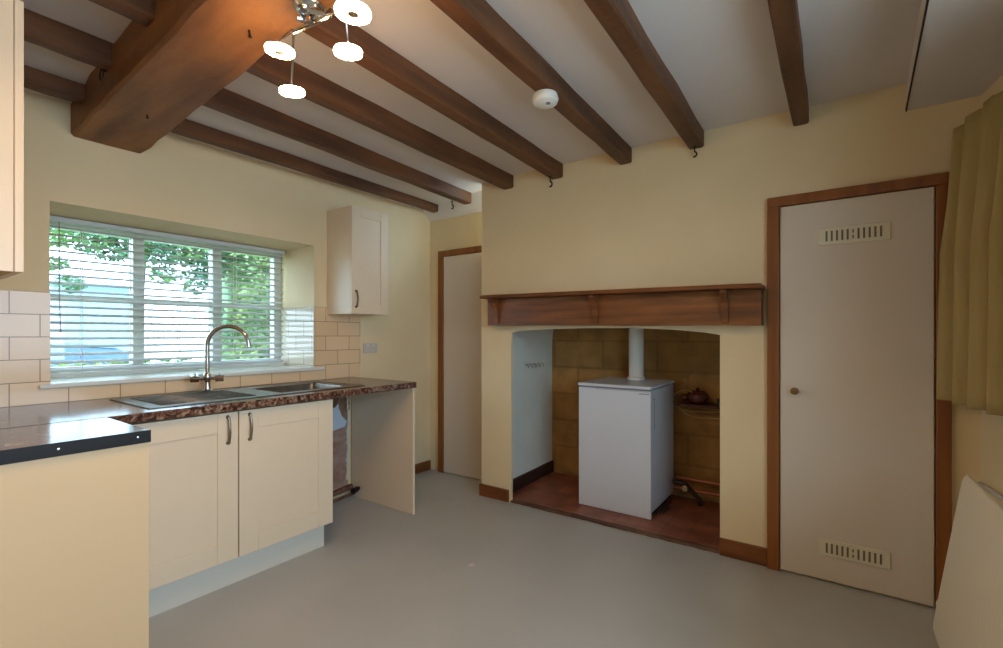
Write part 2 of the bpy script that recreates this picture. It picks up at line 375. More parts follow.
# side window (mostly out of frame)
w2 = bpy.data.objects.new('window_2', None); C.objects.link(w2); w2.location = (0.78, 0.85, 0.9); WORLD['window_2'] = Vector(w2.location); w2['kind'] = 'structure'
ROT[0] = TH
bm = bmesh.new()
bx(bm, .74, .80, -0.799, 1.699, 0.861, 0.92); bx(bm, .74, .80, -0.799, 1.699, 2.08, 2.139)
for y in (-0.799, 0.02, 0.84, 1.64): bx(bm, .74, .80, y, y+.058, 0.921, 2.079)
obj('window_frame', bm, 'uframe', w2)
ROT[0] = 0

# venetian blind
bl = thing('venetian_blind', 'white horizontal-slat venetian blind, slats open, hanging in the garden window over the sink', 'blind', (-3.46, 1.3, 1.012))
obj('headrail', box(-3.485, -3.43, 0.615, 1.985, 1.862, 1.889, bev=.003), 'slat', bl)
bm = bmesh.new()
NS = 19
for i in range(NS):
    z = 1.055 + i*(1.835-1.055)/(NS-1)
    s = 0.0165; t = 0.002
    vs = []
    for (dx, dz) in ((-s, 0.007), (0, 0.0030), (s, -0.006)):
        for y in (0.62, 1.98):
            vs.append((bm.verts.new((-3.458+dx, y, z+dz-t)), bm.verts.new((-3.458+dx, y, z+dz+t*0.4))))
    for k in (0, 2):
        a, b, c, d = vs[k], vs[k+1], vs[k+2], vs[k+3]
        bm.faces.new((a[1], c[1], d[1], b[1])); bm.faces.new((a[0], b[0], d[0], c[0]))
    bm.faces.new((vs[0][0], vs[0][1], vs[1][1], vs[1][0])); bm.faces.new((vs[4][0], vs[5][0], vs[5][1], vs[4][1]))
    for k in (0, 1):
        bm.faces.new((vs[k][0], vs[k+2][0], vs[k+2][1], vs[k][1])); bm.faces.new((vs[k+2][0], vs[k+4][0], vs[k+4][1], vs[k+2][1]))
obj('slats', bm, 'slatt', bl)
obj('bottom_rail', box(-3.476, -3.44, 0.615, 1.985, 1.018, 1.036, bev=.003), 'slat', bl)
for y in (0.80, 1.02, 1.28, 1.47, 1.63, 1.87):
    bm = bmesh.new(); tube(bm, [(-3.438, y, 1.03), (-3.438, y, 1.86)], 0.0016, 6); tube(bm, [(-3.478, y, 1.03), (-3.478, y, 1.86)], 0.0016, 6)
    obj('ladder_cord', bm, 'slat', bl)
obj('pull_cord', T([(-3.425, 0.70, 1.86), (-3.424, 0.70, 1.5), (-3.424, 0.705, 1.26)], 0.0025, 6), 'cord', bl)

# ------------------------------------------------------------ tiled splashback
def slab(name, rects, m, label):
    bm = bmesh.new()
    for r in rects: bx(bm, *r)
    return tag(obj(name, bm, m), label, 'tiles')
slab('wall_tiling', [(WX+.0005, WX+.0065, 0.02, 0.575, 0.921, 1.451), (WX+.0005, WX+.0065, 0.575, 2.08, 0.921, 0.9915), (WX+.0005, WX+.0065, 2.08, 2.405, 0.921, 1.451),
     (WX+.0005, WX+.0065, 0.575, 0.597, 1.014, 1.451), (WX+.0005, WX+.0065, 2.006, 2.08, 1.014, 1.451)], 'tiles', 'cream brick-bond tiled splashback with brown grout above the brown worktop')
slab('reveal_tiling', [(-3.512, -3.076, 1.996, 2.0025, 1.014, 1.451)], 'tilesx', 'cream tiles lining the lower right side of the window reveal')

# ------------------------------------------------------------ beams
def beam(stations, m, name, parent=None, seg=14, jit=0.004, ch=0.008, axis='Y', tagto=None, sm='auto'):
    """stations: list of (t, a_left, a_right, z_bottom, z_top) ; t runs along axis; resampled with hewn wobble"""
    bm = bmesh.new(); rings = []
    n = seg
    for i in range(n+1):
        u = i/n * (len(stations)-1); k = min(int(u), len(stations)-2); f = u-k
        s = [p*(1-f)+q*f for p, q in zip(stations[k], stations[k+1])]
        t, a, b, z0, z1 = s
        a += random.uniform(-jit, jit); b += random.uniform(-jit, jit); z0 += random.uniform(-jit, jit)*0.7
        ring = [(a, z1), (a, z0+ch), (a+ch, z0), ((a+b)/2, z0-random.uniform(0, jit*.6)), (b-ch, z0), (b, z0+ch), (b, z1)]
        rings.append([bm.verts.new((x, t, z) if axis == 'Y' else (t, x, z)) for x, z in ring])
    for A, B in zip(rings, rings[1:]):
        for k in range(7): bm.faces.new((A[k], A[(k+1) % 7], B[(k+1) % 7], B[k]))
    bm.faces.new(rings[0]); bm.faces.new(list(reversed(rings[-1])))
    return obj(name, bm, m, parent, smooth=sm)
JZ = 2.335
joists = [
 # near-x-left, near-x-right, far-x-left, far-x-right, far Y, far z, label
 (-2.905, -2.825, -2.945, -2.875, 3.09, 2.340, 2.330, 2.39, 'dark ceiling joist closest to the garden window wall'),
 (-2.455, -2.385, -2.550, -2.465, 3.05, 2.338, 2.335, 2.42, 'dark ceiling joist second from the window wall, ending over the narrow recessed door'),
 (-1.990, -1.905, -2.040, -1.950, 2.905, 2.335, 2.335, 2.42, 'dark ceiling joist third from the window wall, meeting the left edge of the chimney breast'),
 (-1.565, -1.485, -1.626, -1.540, 2.905, 2.335, 2.335, 2.43, 'dark ceiling joist fourth from the window wall, left of the smoke alarm joist'),
 (-1.080, -1.000, -1.130, -1.050, 2.905, 2.335, 2.335, 2.43, 'dark ceiling joist with the white smoke alarm fixed under it'),
 (-0.665, -0.590, -0.705, -0.620, 2.905, 2.335, 2.335, 2.43, 'dark ceiling joist right of the smoke alarm joist, hook at its wall end'),
 (-0.183, -0.103, -0.183, -0.115, 2.905, 2.338, 2.335, 2.43, 'dark ceiling joist nearest the tall white vented door'),
]
for i, (a, b, c, d, Y, zf, zn, zt, lab) in enumerate(joists):
    for (y0, y1, sfx) in ((-2.55, 0.60, 0), (0.60, Y, 1)):
        pass
    o = beam([(-0.0 if i < 3 else -2.58, a, b, zn, zt+0.01), (1.0, a, b, zn, zt+.01), (Y, c, d, zf if i > 1 else zf-0.0, zt+0.01)], 'joist', 'ceiling_joist', seg=18, jit=0.0035)
    tag(o, lab, 'beam', 'exposed ceiling joists')
mb = beam([(WX+.003, 0.668, 0.972, 2.228, 2.40), (-2.4, 0.65, 0.93, 2.228, 2.42), (-1.6, 0.625, 0.875, 2.228, 2.43), (0.2, 0.59, 0.84, 2.228, 2.44), (0.86, 0.575, 0.82, 2.228, 2.44)],
          'beam', 'main_ceiling_beam', seg=22, jit=0.006, ch=0.012, axis='X')
tag(mb, 'massive rough-hewn orange-brown main beam crossing under the joists', 'beam')
# nails and hooks
def hook(p, s=1.0, label=''):
    x, y, z = p; bm = bmesh.new()
    pts = [(x, y, z+.004), (x, y, z-.018*s)] + [(x+.009*s*math.sin(a)*0.8, y-.0*s, z-.027*s-.009*s*math.cos(a)*-1) for a in [R(30*k) for k in range(1, 8)]]
    tube(bm, pts, 0.003*s, 6)
    lathe(bm, [(0, 0), (.006*s, 0), (.006*s, .003), (0, .003)], (x, y, z-.002), n=10)
    tag(obj('ceiling_hook', bm, 'iron', smooth=True), label, 'hook', 'small dark hooks on the ceiling timbers')
hook((-2.545, 2.90, 2.334), 1.7, 'small dark iron hook under the joist beside the recessed door')
hook((-1.60, 2.84, 2.334), 1.9, 'small dark iron hook under the joist left of the smoke alarm, near the wall')
hook((-0.665, 2.87, 2.334), 1.6, 'small dark iron hook under the joist right of the smoke alarm')
def nail(p, label):
    x, y, z = p; bm = bmesh.new(); tube(bm, [(x, y, z+.01), (x+.002, y+.002, z-.012)], [.004, .0035], 6); lathe(bm, [(0, 0), (.006, 0), (.006, .004), (0, .004)], (x+.002, y+.002, z-.015), n=8)
    tag(obj('beam_nail', bm, 'iron'), label, 'nail')
nail((-2.493, 0.799, 2.224), 'dark nail under the main beam, nearer the window wall')
nail((-1.545, 0.772, 2.224), 'dark nail under the main beam, beside the lit spotlights')
bm = bmesh.new()
rp = [(-2.46+0.022*math.cos(a), 0.638-0.006, 2.315+0.022*math.sin(a)) for a in [R(k*24) for k in range(16)]]
tube(bm, rp, 0.0025, 6); tube(bm, [(-2.46, 0.66, 2.337), (-2.46, 0.628, 2.337)], 0.004, 6)
tag(obj('iron_ring', bm, 'iron', smooth=True), 'small metal ring hanging on the near side of the main beam', 'ring')

# ------------------------------------------------------------ mantelpiece
mt = thing('mantelpiece', 'dark oak mantel beam with thin shelf and three small brackets above the fireplace alcove', 'mantelpiece', (-1.2, 2.8, 1.3))
def sk(x): return -0.0125*(x+1.2)   # the mantel drops a little to the right
def shear(bm):
    for v in bm.verts: v.co.z += sk(v.co.x)
    return bm
bm = bmesh.new(); prev = None
n = 12; rings = []
for i in range(n+1):
    x = -2.108 + (-0.318+2.108)*i/n; j = random.uniform(-.0025, .0025)
    rings.append([bm.verts.new(p) for p in ((x, 2.80, 1.308+j), (x, 2.80, 1.498), (x, 2.907, 1.498), (x, 2.907, 1.308+j))])
for A, B in zip(rings, rings[1:]):
    for k in range(4): bm.faces.new((A[k], A[(k+1) % 4], B[(k+1) % 4], B[k]))
bm.faces.new(rings[0]); bm.faces.new(list(reversed(rings[-1])))
obj('mantel_beam', shear(bm), 'mantel', mt)
bm = bmesh.new(); n = 14; rings = []
for i in range(n+1):
    x = -2.118 + (-0.310+2.118)*i/n; j = random.uniform(-.003, .003); e = 0.018 if i in (0, n) else 0
    rings.append([bm.verts.new(p) for p in ((x, 2.70+j+e, 1.500), (x, 2.695+j+e, 1.512), (x, 2.70+j+e, 1.522), (x, 2.907, 1.522), (x, 2.907, 1.500))])
for A, B in zip(rings, rings[1:]):
    for k in range(5): bm.faces.new((A[k], A[(k+1) % 5], B[(k+1) % 5], B[k]))
bm.faces.new(rings[0]); bm.faces.new(list(reversed(rings[-1])))
obj('mantel_shelf', shear(bm), 'mantel', mt)
for x in (-2.02, -1.245, -0.49):
    bm = bmesh.new()
    prism(bm, [(2.799, 1.498), (2.725, 1.498), (2.722, 1.482), (2.745, 1.462), (2.768, 1.43), (2.780, 1.38), (2.786, 1.325), (2.799, 1.322)], x-.016, x+.016, 'YZ')
    obj('bracket', shear(bm), 'mantel', mt)

# ------------------------------------------------------------ kitchen units
def shaker(y0, y1, z0, z1, xf, parent, xt=0.02, fw=0.095):
    """shaker door facing +X, front at xf"""
    bm = bmesh.new()
    bx(bm, xf-xt, xf-0.007, y0, y1, z0, z1)
    bx(bm, xf-0.0069, xf, y0, y0+fw, z0, z1, bev=.002); bx(bm, xf-0.0069, xf, y1-fw, y1, z0, z1, bev=.002)
    bx(bm, xf-0.0069, xf, y0+fw, y1-fw, z0, z0+fw, bev=.002); bx(bm, xf-0.0069, xf, y0+fw, y1-fw, z1-fw, z1, bev=.002)
    return obj('door', bm, 'unit', parent)
def bow_handle(y, z0, z1, x, parent):
    bm = bmesh.new()
    lathe(bm, [(0, 0), (.009, 0), (.008, .006), (.005, .010), (0, .010)], (x, y, z0), (1, 0, 0), 12)
    lathe(bm, [(0, 0), (.009, 0), (.008, .006), (.005, .010), (0, .010)], (x, y, z1), (1, 0, 0), 12)
    k = 9; pts = []; rs = []
    for i in range(k):
        f = i/(k-1); pts.append((x+.010+.013*math.sin(math.pi*f), y, z0+(z1-z0)*f)); rs.append(.0075 if i in (0, k-1) else .006)
    tube(bm, pts, rs, 8)
    obj('handle', bm, 'nickel', parent, smooth='auto')
su = thing('sink_base_unit', 'cream two-door base unit under the sink with shaker doors', 'cabinet', (-2.75, 1.2, 0))
bm = bmesh.new(); bx(bm, -3.05, -2.432, 0.64, 0.658, 0.14, 0.878); bx(bm, -3.05, -2.432, 1.672, 1.69, 0.14, 0.878); bx(bm, -3.05, -2.432, 0.659, 1.671, 0.14, 0.158); bx(bm, -3.05, -3.04, 0.659, 1.671, 0.159, 0.70)
obj('carcass', bm, 'unit', su)
dA = shaker(0.64, 1.151, 0.147, 0.870, -2.41, su); bow_handle(1.103, 0.722, 0.848, -2.41, dA)
dB = shaker(1.157, 1.690, 0.147, 0.870, -2.41, su); bow_handle(1.207, 0.722, 0.848, -2.41, dB)
bm = bmesh.new(); bx(bm, -2.485, -2.468, 0.62, 1.67, 0.001, 0.139)
obj('plinth', bm, 'plinth', su)
# end panel carrying the far end of the worktop
tag(obj('end_panel', box(-3.06, -2.388, 2.312, 2.330, 0.001, 0.879, bev=.001), 'unit'), 'upright cream end panel holding the far end of the worktop', 'panel')
# near unit, seen from its end
nu = thing('near_base_unit', 'large cream end panel of the base unit in the bottom left corner', 'cabinet', (-2.15, 0.3, 0))
obj('side_panel', box(-1.958, -1.94, 0.015, 0.628, 0.001, 0.880, bev=.001), 'panel', nu)
bm = bmesh.new(); bx(bm, -2.405, -1.96, 0.02, 0.60, 0.14, 0.158); bx(bm, -2.405, -2.388, 0.02, 0.60, 0.159, 0.878); bx(bm, -2.386, -1.96, 0.02, 0.035, 0.159, 0.878)
obj('carcass', bm, 'unit', nu)
obj('door', box(-2.40, -1.962, 0.605, 0.625, 0.147, 0.87, bev=.002), 'unit', nu)
obj('plinth', box(-2.40, -1.962, 0.545, 0.56, 0.001, 0.138), 'plinth', nu)

# worktops
def slot_plate(bm, x0, x1, y0, y1, hole, z0, z1):
    hx0, hx1, hy0, hy1 = hole
    for r in ((x0, x1, y0, hy0), (x0, x1, hy1, y1), (x0, hx0, hy0, hy1), (hx1, x1, hy0, hy1)):
        bx(bm, r[0], r[1], r[2], r[3], z0, z1)
bm = bmesh.new()
slot_plate(bm, -3.073, -2.385, 0.02, 2.333, (-2.93, -2.50, 1.40, 1.90), 0.8805, 0.92)
bx(bm, -2.385, -2.372, 0.02, 2.333, 0.8805, 0.92, bev=.0055, seg=3)
tag(obj('worktop', bm, 'stone'), 'long glossy mottled brown worktop running under the garden window', 'worktop')
nw = thing('near_worktop', 'short glossy brown worktop in the left foreground with black screwed end strip', 'worktop', (-2.15, 0.3, 0.88))
bm = bmesh.new(); bx(bm, -2.3695, -1.931, 0.005, 0.628, 0.8805, 0.9205, bev=.004)
obj('worktop_surface', bm, 'stone', nw)
es = obj('end_strip', box(-1.9305, -1.927, 0.005, 0.630, 0.8795, 0.9215, bev=.001), 'blackstrip', nw)
for y in (0.392, 0.592):
    obj('screw', L([(0, 0), (.0045, 0), (.004, .0015), (0, .002)], (-1.927, y, 0.901), (1, 0, 0), 10), 'chrome', es)
obj('joint_strip', box(-2.3715, -2.3700, 0.02, 0.62, 0.89, 0.9212), 'blackstrip', nw)

# ------------------------------------------------------------ sink and tap
sk_ = thing('sink', 'stainless steel inset sink with ridged drainer left of its bowl', 'sink', (-2.7, 1.4, 0.92))
bm = bmesh.new()
hx0, hx1, hy0, hy1 = -2.86, -2.53, 1.44, 1.86
slot_plate(bm, -2.99, -2.47, 0.80, 1.97, (hx0, hx1, hy0, hy1), 0.921, 0.9245)
obj('rim', bm, 'steel', sk_)
bm = bmesh.new()
rings = []
for (dx, z) in ((0, 0.924), (0.004, 0.915), (0.012, 0.82), (0.03, 0.79), (0.06, 0.782)):
    ring = []
    for (cx_, cy_, a0) in ((hx1-dx, hy1-dx, 0), (hx0+dx, hy1-dx, 90), (hx0+dx, hy0+dx, 180), (hx1-dx, hy0+dx, 270)):
        for k in range(5):
            a = R(a0+k*22.5); r = 0.04
            mx = -1 if cx_ > (hx0+hx1)/2 else 1; my = -1 if cy_ > (hy0+hy1)/2 else 1
            ring.append(bm.verts.new((cx_+mx*r+r*math.cos(a), cy_+my*r+r*math.sin(a), z)))
    rings.append(ring)
for A, B in zip(rings, rings[1:]):
    for k in range(len(A)): bm.faces.new((A[k], A[(k+1) % len(A)], B[(k+1) % len(A)], B[k]))
bm.faces.new(rings[-1])
obj('bowl', bm, 'steel', sk_, smooth=True)
bm = bmesh.new()
for k in range(11):
    x = -2.90+0.037*k; tube(bm, [(x, 0.86, 0.9245), (x, 1.30, 0.9245)], 0.0045, 8)
obj('drainer_ridges', bm, 'steel', sk_, smooth=True)
tp = thing('mixer_tap', 'tall chrome swan-neck mixer tap with two side levers behind the sink', 'tap', (-2.945, 1.235, 0.925))
tx, ty = -2.945, 1.235
bm = bmesh.new(); lathe(bm, [(0, 0), (.026, 0), (.026, .006), (.018, .012), (.016, .05), (.016, .06), (.019, .065), (.019, .095), (.016, .10), (.012, .11), (0, .11)], (tx, ty, 0.9255))
obj('body', bm, 'chrome', tp, smooth='auto')
dd = Vector((0.66, 0.75, 0)).normalized(); r_ = 0.108
pts = [(tx, ty, 1.03), (tx, ty, 1.10), (tx, ty, 1.19)]
for k in range(1, 13):
    a = math.pi - k*R(14.2)
    q = Vector((tx, ty, 1.19)) + dd*(r_+r_*math.cos(a)) + Vector((0, 0, r_*math.sin(a))); pts.append(tuple(q))
tube_b = bmesh.new(); pts.append((pts[-1][0]+.002, pts[-1][1]+.002, pts[-1][2]-.03)); tube(tube_b, pts, 0.0125, 12)
obj('spout', tube_b, 'chrome', tp, smooth='auto')
for s in (-1, 1):
    bm = bmesh.new(); v = Vector((0.45, 0.89, 0)).normalized()*s
    p0 = Vector((tx, ty, 0.998)); tube(bm, [p0+v*.015, p0+v*.04], .010, 12)
    tube(bm, [p0+v*.04, p0+v*.082], [.021, .020], 8); tube(bm, [p0+v*.06+Vector((0, 0, .012)), p0+v*.062+Vector((0.0, 0, .035))], [.005, .0045], 8)
    obj('tap_lever', bm, 'chrome', tp, smooth='auto')

# ------------------------------------------------------------ wall cabinets
wc = thing('wall_cabinet', 'single-door cream wall cabinet between the garden window and the recessed door', 'cabinet', (-2.93, 2.27, 1.4))
X0, X1 = WX+.002, -2.808
obj('carcass', box(X0, X1, 2.107, 2.437, 1.398, 2.164, bev=.001), 'unit', wc)
dC = shaker(2.107, 2.437, 1.398, 2.164, -2.785, wc, fw=0.07); bow_handle(2.142, 1.447, 1.56, -2.785, dC)
nc = thing('near_wall_cabinet', 'cream wall cabinet cut off by the top left corner of the photo', 'cabinet', (-2.3, 0.15, 1.45))
bm = bmesh.new(); bx(bm, -2.8, -1.957, 0.003, 0.2985, 1.450, 2.225); bx(bm, -1.956, -1.942, 0.003, 0.2985, 1.432, 2.225, bev=.001)
obj('carcass', bm, 'unit', nc)
obj('door', box(-2.8, -1.942, 0.300, 0.320, 1.432, 2.225, bev=.002), 'unit', nc)

# ------------------------------------------------------------ damaged wall in the appliance gap
aw = thing('exposed_wall_patch', 'patch of bare brown render and torn plaster in the empty appliance gap', 'wall patch', (WX+.001, 2.1, 0.05))
def blob(poly, x0, x1): bm = bmesh.new(); prism(bm, poly, x0, x1, 'YZ'); bmesh.ops.triangulate(bm, faces=[f for f in bm.faces if len(f.verts) > 4]); return bm
def rough(pts, k=3, j=0.012):
    out = []
    for a, b in zip(pts, pts[1:]+pts[:1]):
        for i in range(k): out.append((a[0]+(b[0]-a[0])*i/k+random.uniform(-j, j)*(i > 0), a[1]+(b[1]-a[1])*i/k+random.uniform(-j, j)*(i > 0)))
    return out
obj('bare_render', blob(rough([(1.85, 0.09), (2.290, 0.09), (2.290, 0.875), (1.85, 0.875)], 5, .002), WX+.001, WX+.006), 'pinkrender', aw)
obj('brown_render', blob(rough([(2.14, 0.875), (2.29, 0.875), (2.292, 0.60), (2.27, 0.585), (2.235, 0.61), (2.205, 0.66), (2.18, 0.73)]), WX+.0062, WX+.010), 'render', aw)
obj('plaster_patch', blob(rough([(1.95, 0.84), (2.17, 0.84), (2.185, 0.76), (2.20, 0.69), (2.235, 0.62), (2.280, 0.585), (2.25, 0.545), (2.15, 0.53), (1.95, 0.55)], 3, .006), WX+.0062, WX+.016), 'blueplaster', aw)
bm = bmesh.new()
for i in range(16):
    z = 0.14+i*0.045; w = random.uniform(.006, .022); y = 2.288+random.uniform(-.008, .004)
    prism(bm, [(y-w, z), (y, z-.012), (y+.008, z+.02), (y-.003, z+.05), (y-w*.6, z+.036)], WX+.0062, WX+.012+random.uniform(0, .004), 'YZ')
obj('torn_edge', bm, 'tear', aw)
bm = bmesh.new(); tube(bm, [(-3.035, 1.72, 0.06), (-3.035, 2.06, 0.065), (-3.03, 2.29, 0.085)], .022, 10)
tube(bm, [(-3.0, 1.72, 0.02), (-3.0, 2.05, 0.025), (-2.985, 2.285, 0.045)], .011, 10)
pv = thing('waste_pipe', 'dark pipework lying at the foot of the bare wall in the appliance gap', 'pipe', (-3.0, 2.05, 0.0))
M['rustpipe'] = mat('rusty_brown_pipe', srgb(84, 46, 34), 0.6, col2=srgb(120, 84, 66), scale=(20, 20, 20))
obj('pipe', bm, 'rustpipe', pv, smooth='auto')
bm = bmesh.new(); lathe(bm, [(0, 0), (.02, 0), (.02, .05), (.013, .055), (.013, .07), (0, .07)], (-2.985, 2.265, 0.06), (0.5, .1, .3), 12)
obj('valve', bm, 'iron', pv, smooth='auto')

# socket plate on the left wall
so = thing('wall_socket', 'cream double wall socket below the small wall cabinet', 'socket', (WX, 2.5, 1.14))
obj('plate', box(WX+.001, WX+.01, 2.435, 2.575, 1.10, 1.18, bev=.003), 'socket', so)
for y in (2.475, 2.535): obj('switch', box(WX+.0101, WX+.0135, y-.006, y+.006, 1.152, 1.170, bev=.001), 'white', so)

# ------------------------------------------------------------ boiler
bo = thing('boiler', 'white floor-standing boiler inside the fireplace alcove', 'boiler', (-1.27, 3.44, 0.025))
obj('casing', box(-1.528, -1.009, 3.165, 3.70, 0.047, 0.872, bev=.004), 'enamel', bo)
obj('front_door', box(-1.533, -1.005, 3.140, 3.163, 0.013, 0.868, bev=.005), 'enamel', bo)
obj('top_lid', box(-1.536, -1.001, 3.132, 3.705, 0.880, 0.900, bev=.005), 'enamel', bo)
bm = bmesh.new(); bx(bm, -1.525, -1.012, 3.146, 3.163, 0.8685, 0.8795)
obj('vent_gap', bm, 'badge', bo)
bm = bmesh.new(); bx(bm, -1.085, -1.015, 3.1385, 3.1405, 0.846, 0.851); bx(bm, -1.40, -1.015, 3.1385, 3.1405, 0.8625, 0.8645)
obj('badge', bm, 'badge', bo)
bm = bmesh.new(); bx(bm, -1.0092, -1.0075, 3.22, 3.236, 0.80, 0.812); bx(bm, -1.0092, -1.0080, 3.225, 3.231, 0.60, 0.79)
obj('side_catch', bm, 'badge', bo)
bm = bmesh.new()
bx(bm, -1.51, -1.03, 3.20, 3.69, 0.011, 0.046)
obj('base', bm, 'greydark', bo)
bm = bmesh.new(); tube(bm, [(-1.0, 3.24, 0.028), (-0.99, 3.55, 0.028)], .010, 8); tube(bm, [(-0.975, 3.30, 0.021), (-0.97, 3.42, 0.021)], .010, 8)
obj('foot_rail', bm, 'steel', bo, smooth='auto')
fl = thing('flue_pipe', 'white vertical flue pipe rising behind the boiler lid', 'pipe', (-1.262, 3.59, 0.9))
bm = bmesh.new(); tube(bm, [(-1.262, 3.59, 0.901), (-1.262, 3.59, 1.549)], .056, 24)
obj('pipe', bm, 'white', fl, smooth='auto')
bm = bmesh.new(); lathe(bm, [(.0565, 0), (.066, 0), (.066, .02), (.0565, .024)], (-1.262, 3.59, 0.901)); obj('collar', bm, 'white', fl, smooth='auto')

# coat hooks on alcove side wall
ch = thing('hook_rail', 'pale rail of small metal hooks on the white left side of the alcove', 'hooks', (-2.08, 3.40, 1.0))
obj('rail', box(-2.079, -2.072, 3.25, 3.54, 0.995, 1.018, bev=.002), 'white', ch)
for k in range(5):
    y = 3.275+k*.06
    obj('hook', T([(-2.073, y, 1.006), (-2.055, y, 1.0), (-2.045, y, .99), (-2.047, y, .98), (-2.057, y, .978)][::1], .003, 6), 'nickel', ch, smooth=True)
# shelf, pot, cable and pipes in the alcove
tag(obj('alcove_shelf', box(-0.96, -0.425, 3.600, 3.758, 0.722, 0.740, bev=.002), 'oldwood'), 'narrow dark wooden shelf on the alcove back wall right of the boiler', 'shelf')
po = thing('teapot_shaped_pot', 'round shiny dark brown pot sitting on the narrow alcove shelf', 'pot', (-0.83, 3.675, 0.741))
obj('body', L([(0, 0), (.045, 0), (.068, .018), (.078, .045), (.070, .075), (.045, .094), (0, .098)], (-0.83, 3.675, 0.741)), 'pot', po, smooth=True)
obj('lid_knob', L([(0, 0), (.012, 0), (.009, .008), (.013, .016), (0, .022)], (-0.83, 3.675, 0.837)), 'pot', po, smooth=True)
obj('side_handle', T([(-0.898, 3.660, .80), (-0.935, 3.652, .80), (-0.95, 3.650, .78), (-0.935, 3.652, .762), (-0.898, 3.658, .762)], .009, 8), 'pot', po, smooth=True)
tag(obj('junction_box', box(-0.70, -0.58, 3.660, 3.750, 0.741, 0.785, bev=.004), 'greydark'), 'small dark box beside the brown pot on the alcove shelf', 'box')
cb = bmesh.new()
tube(cb, [(-1.0, 3.700, .76), (-0.985, 3.640, .80), (-0.93, 3.600, .835), (-0.88, 3.590, .845), (-0.85, 3.600, .83)], .0055, 6)
tube(cb, [(-1.0, 3.700, .76), (-0.96, 3.620, .72), (-0.90, 3.585, .675), (-0.82, 3.580, .65), (-0.72, 3.590, .645), (-0.60, 3.620, .66), (-0.43, 3.700, .69)], .0055, 6)
tube(cb, [(-0.98, 3.690, .75), (-0.94, 3.600, .70), (-0.86, 3.590, .69), (-0.72, 3.590, .70), (-0.55, 3.620, .71)], .0045, 6)
tag(obj('loose_cable', cb, 'cable', smooth=True), 'pale cable looping round and below the small alcove shelf', 'cable')
cp = thing('copper_pipes', 'two horizontal copper pipes with a valve low on the alcove wall right of the boiler', 'pipes', (-0.75, 3.680, 0.1))
obj('pipe', T([(-0.99, 3.700, .165), (-0.43, 3.700, .165)], .013, 10), 'copper', cp, smooth='auto')
obj('pipe', T([(-0.99, 3.640, .105), (-0.43, 3.640, .105)], .013, 10), 'copper', cp, smooth='auto')
bm = bmesh.new(); tube(bm, [(-0.93, 3.640, .105), (-0.86, 3.640, .105)], .022, 10); tube(bm, [(-0.895, 3.640, .105), (-0.895, 3.580, .125)], .014, 10); lathe(bm, [(0, 0), (.022, 0), (.022, .02), (0, .022)], (-0.895, 3.580, .125), (0, -1, .3), 12)
obj('valve', bm, 'nickel', cp, smooth='auto')
obj('pipe', T([(-0.99, 3.600, .16), (-0.90, 3.600, .155), (-0.80, 3.620, .05), (-0.80, 3.620, .011)], .016, 10), 'darkpipe', cp, smooth='auto')

# ------------------------------------------------------------ smoke alarm
sa = thing('smoke_alarm', 'round white smoke alarm under a ceiling joist', 'smoke alarm', (-1.068, 1.850, 2.332))
obj('base', L([(0, 0), (.052, 0), (.055, -.006), (.055, -.012), (0, -.012)], (-1.068, 1.850, 2.331)), 'white', sa, smooth='auto')
obj('cover', L([(0.0, 0), (.058, -0.001), (.060, -.010), (.054, -.026), (.036, -.036), (0, -.038)], (-1.068, 1.850, 2.318)), 'white', sa, smooth='auto')
obj('test_button', L([(0, 0), (.010, 0), (.010, -.003), (0, -.003)], (-1.045, 1.836, 2.2815)), 'badge', sa)

# ------------------------------------------------------------ ceiling spotlight fitting
lf = thing('ceiling_spotlight', 'chrome four-head spotlight fitting with glowing discs fixed under the main beam', 'light', (-1.275, 0.822, 2.222))
obj('base_plate', L([(0, 0), (.046, 0), (.047, -.006), (.040, -.016), (.026, -.022), (0, -.022)], (-1.275, 0.815, 2.224)), 'chrome', lf, smooth='auto')
hub = Vector((-1.275, 0.815, 2.186))
bm = bmesh.new(); tube(bm, [hub+Vector((0, 0, .015)), hub+Vector((0, 0, -.012))], .012, 12)
barA = hub+Vector((-0.085, -0.0, -.004)); barB = hub+Vector((0.125, 0.03, -.004))
tube(bm, [barA, barB], .007, 10)
tube(bm, [hub+Vector((.02, -.02, .012)), hub+Vector((.045, .02, .006))], .009, 10); tube(bm, [hub+Vector((-.02, .02, .012)), hub+Vector((-.035, -.02, .006))], .009, 10)
obj('crossbar', bm, 'chrome', lf, smooth='auto')
heads = [((-1.334, 0.756, 2.09), .041, barA, (-0.12, 0.05, -1), True), ((-1.02, 0.775, 2.09), .046, barB, (-0.05, 0.02, -1), True),
         ((-1.175, 0.875, 2.09), .041, barB, (-0.05, 0.1, -1), False), ((-1.524, 0.907, 2.09), .041, barA, (-0.05, 0.12, -1), False)]
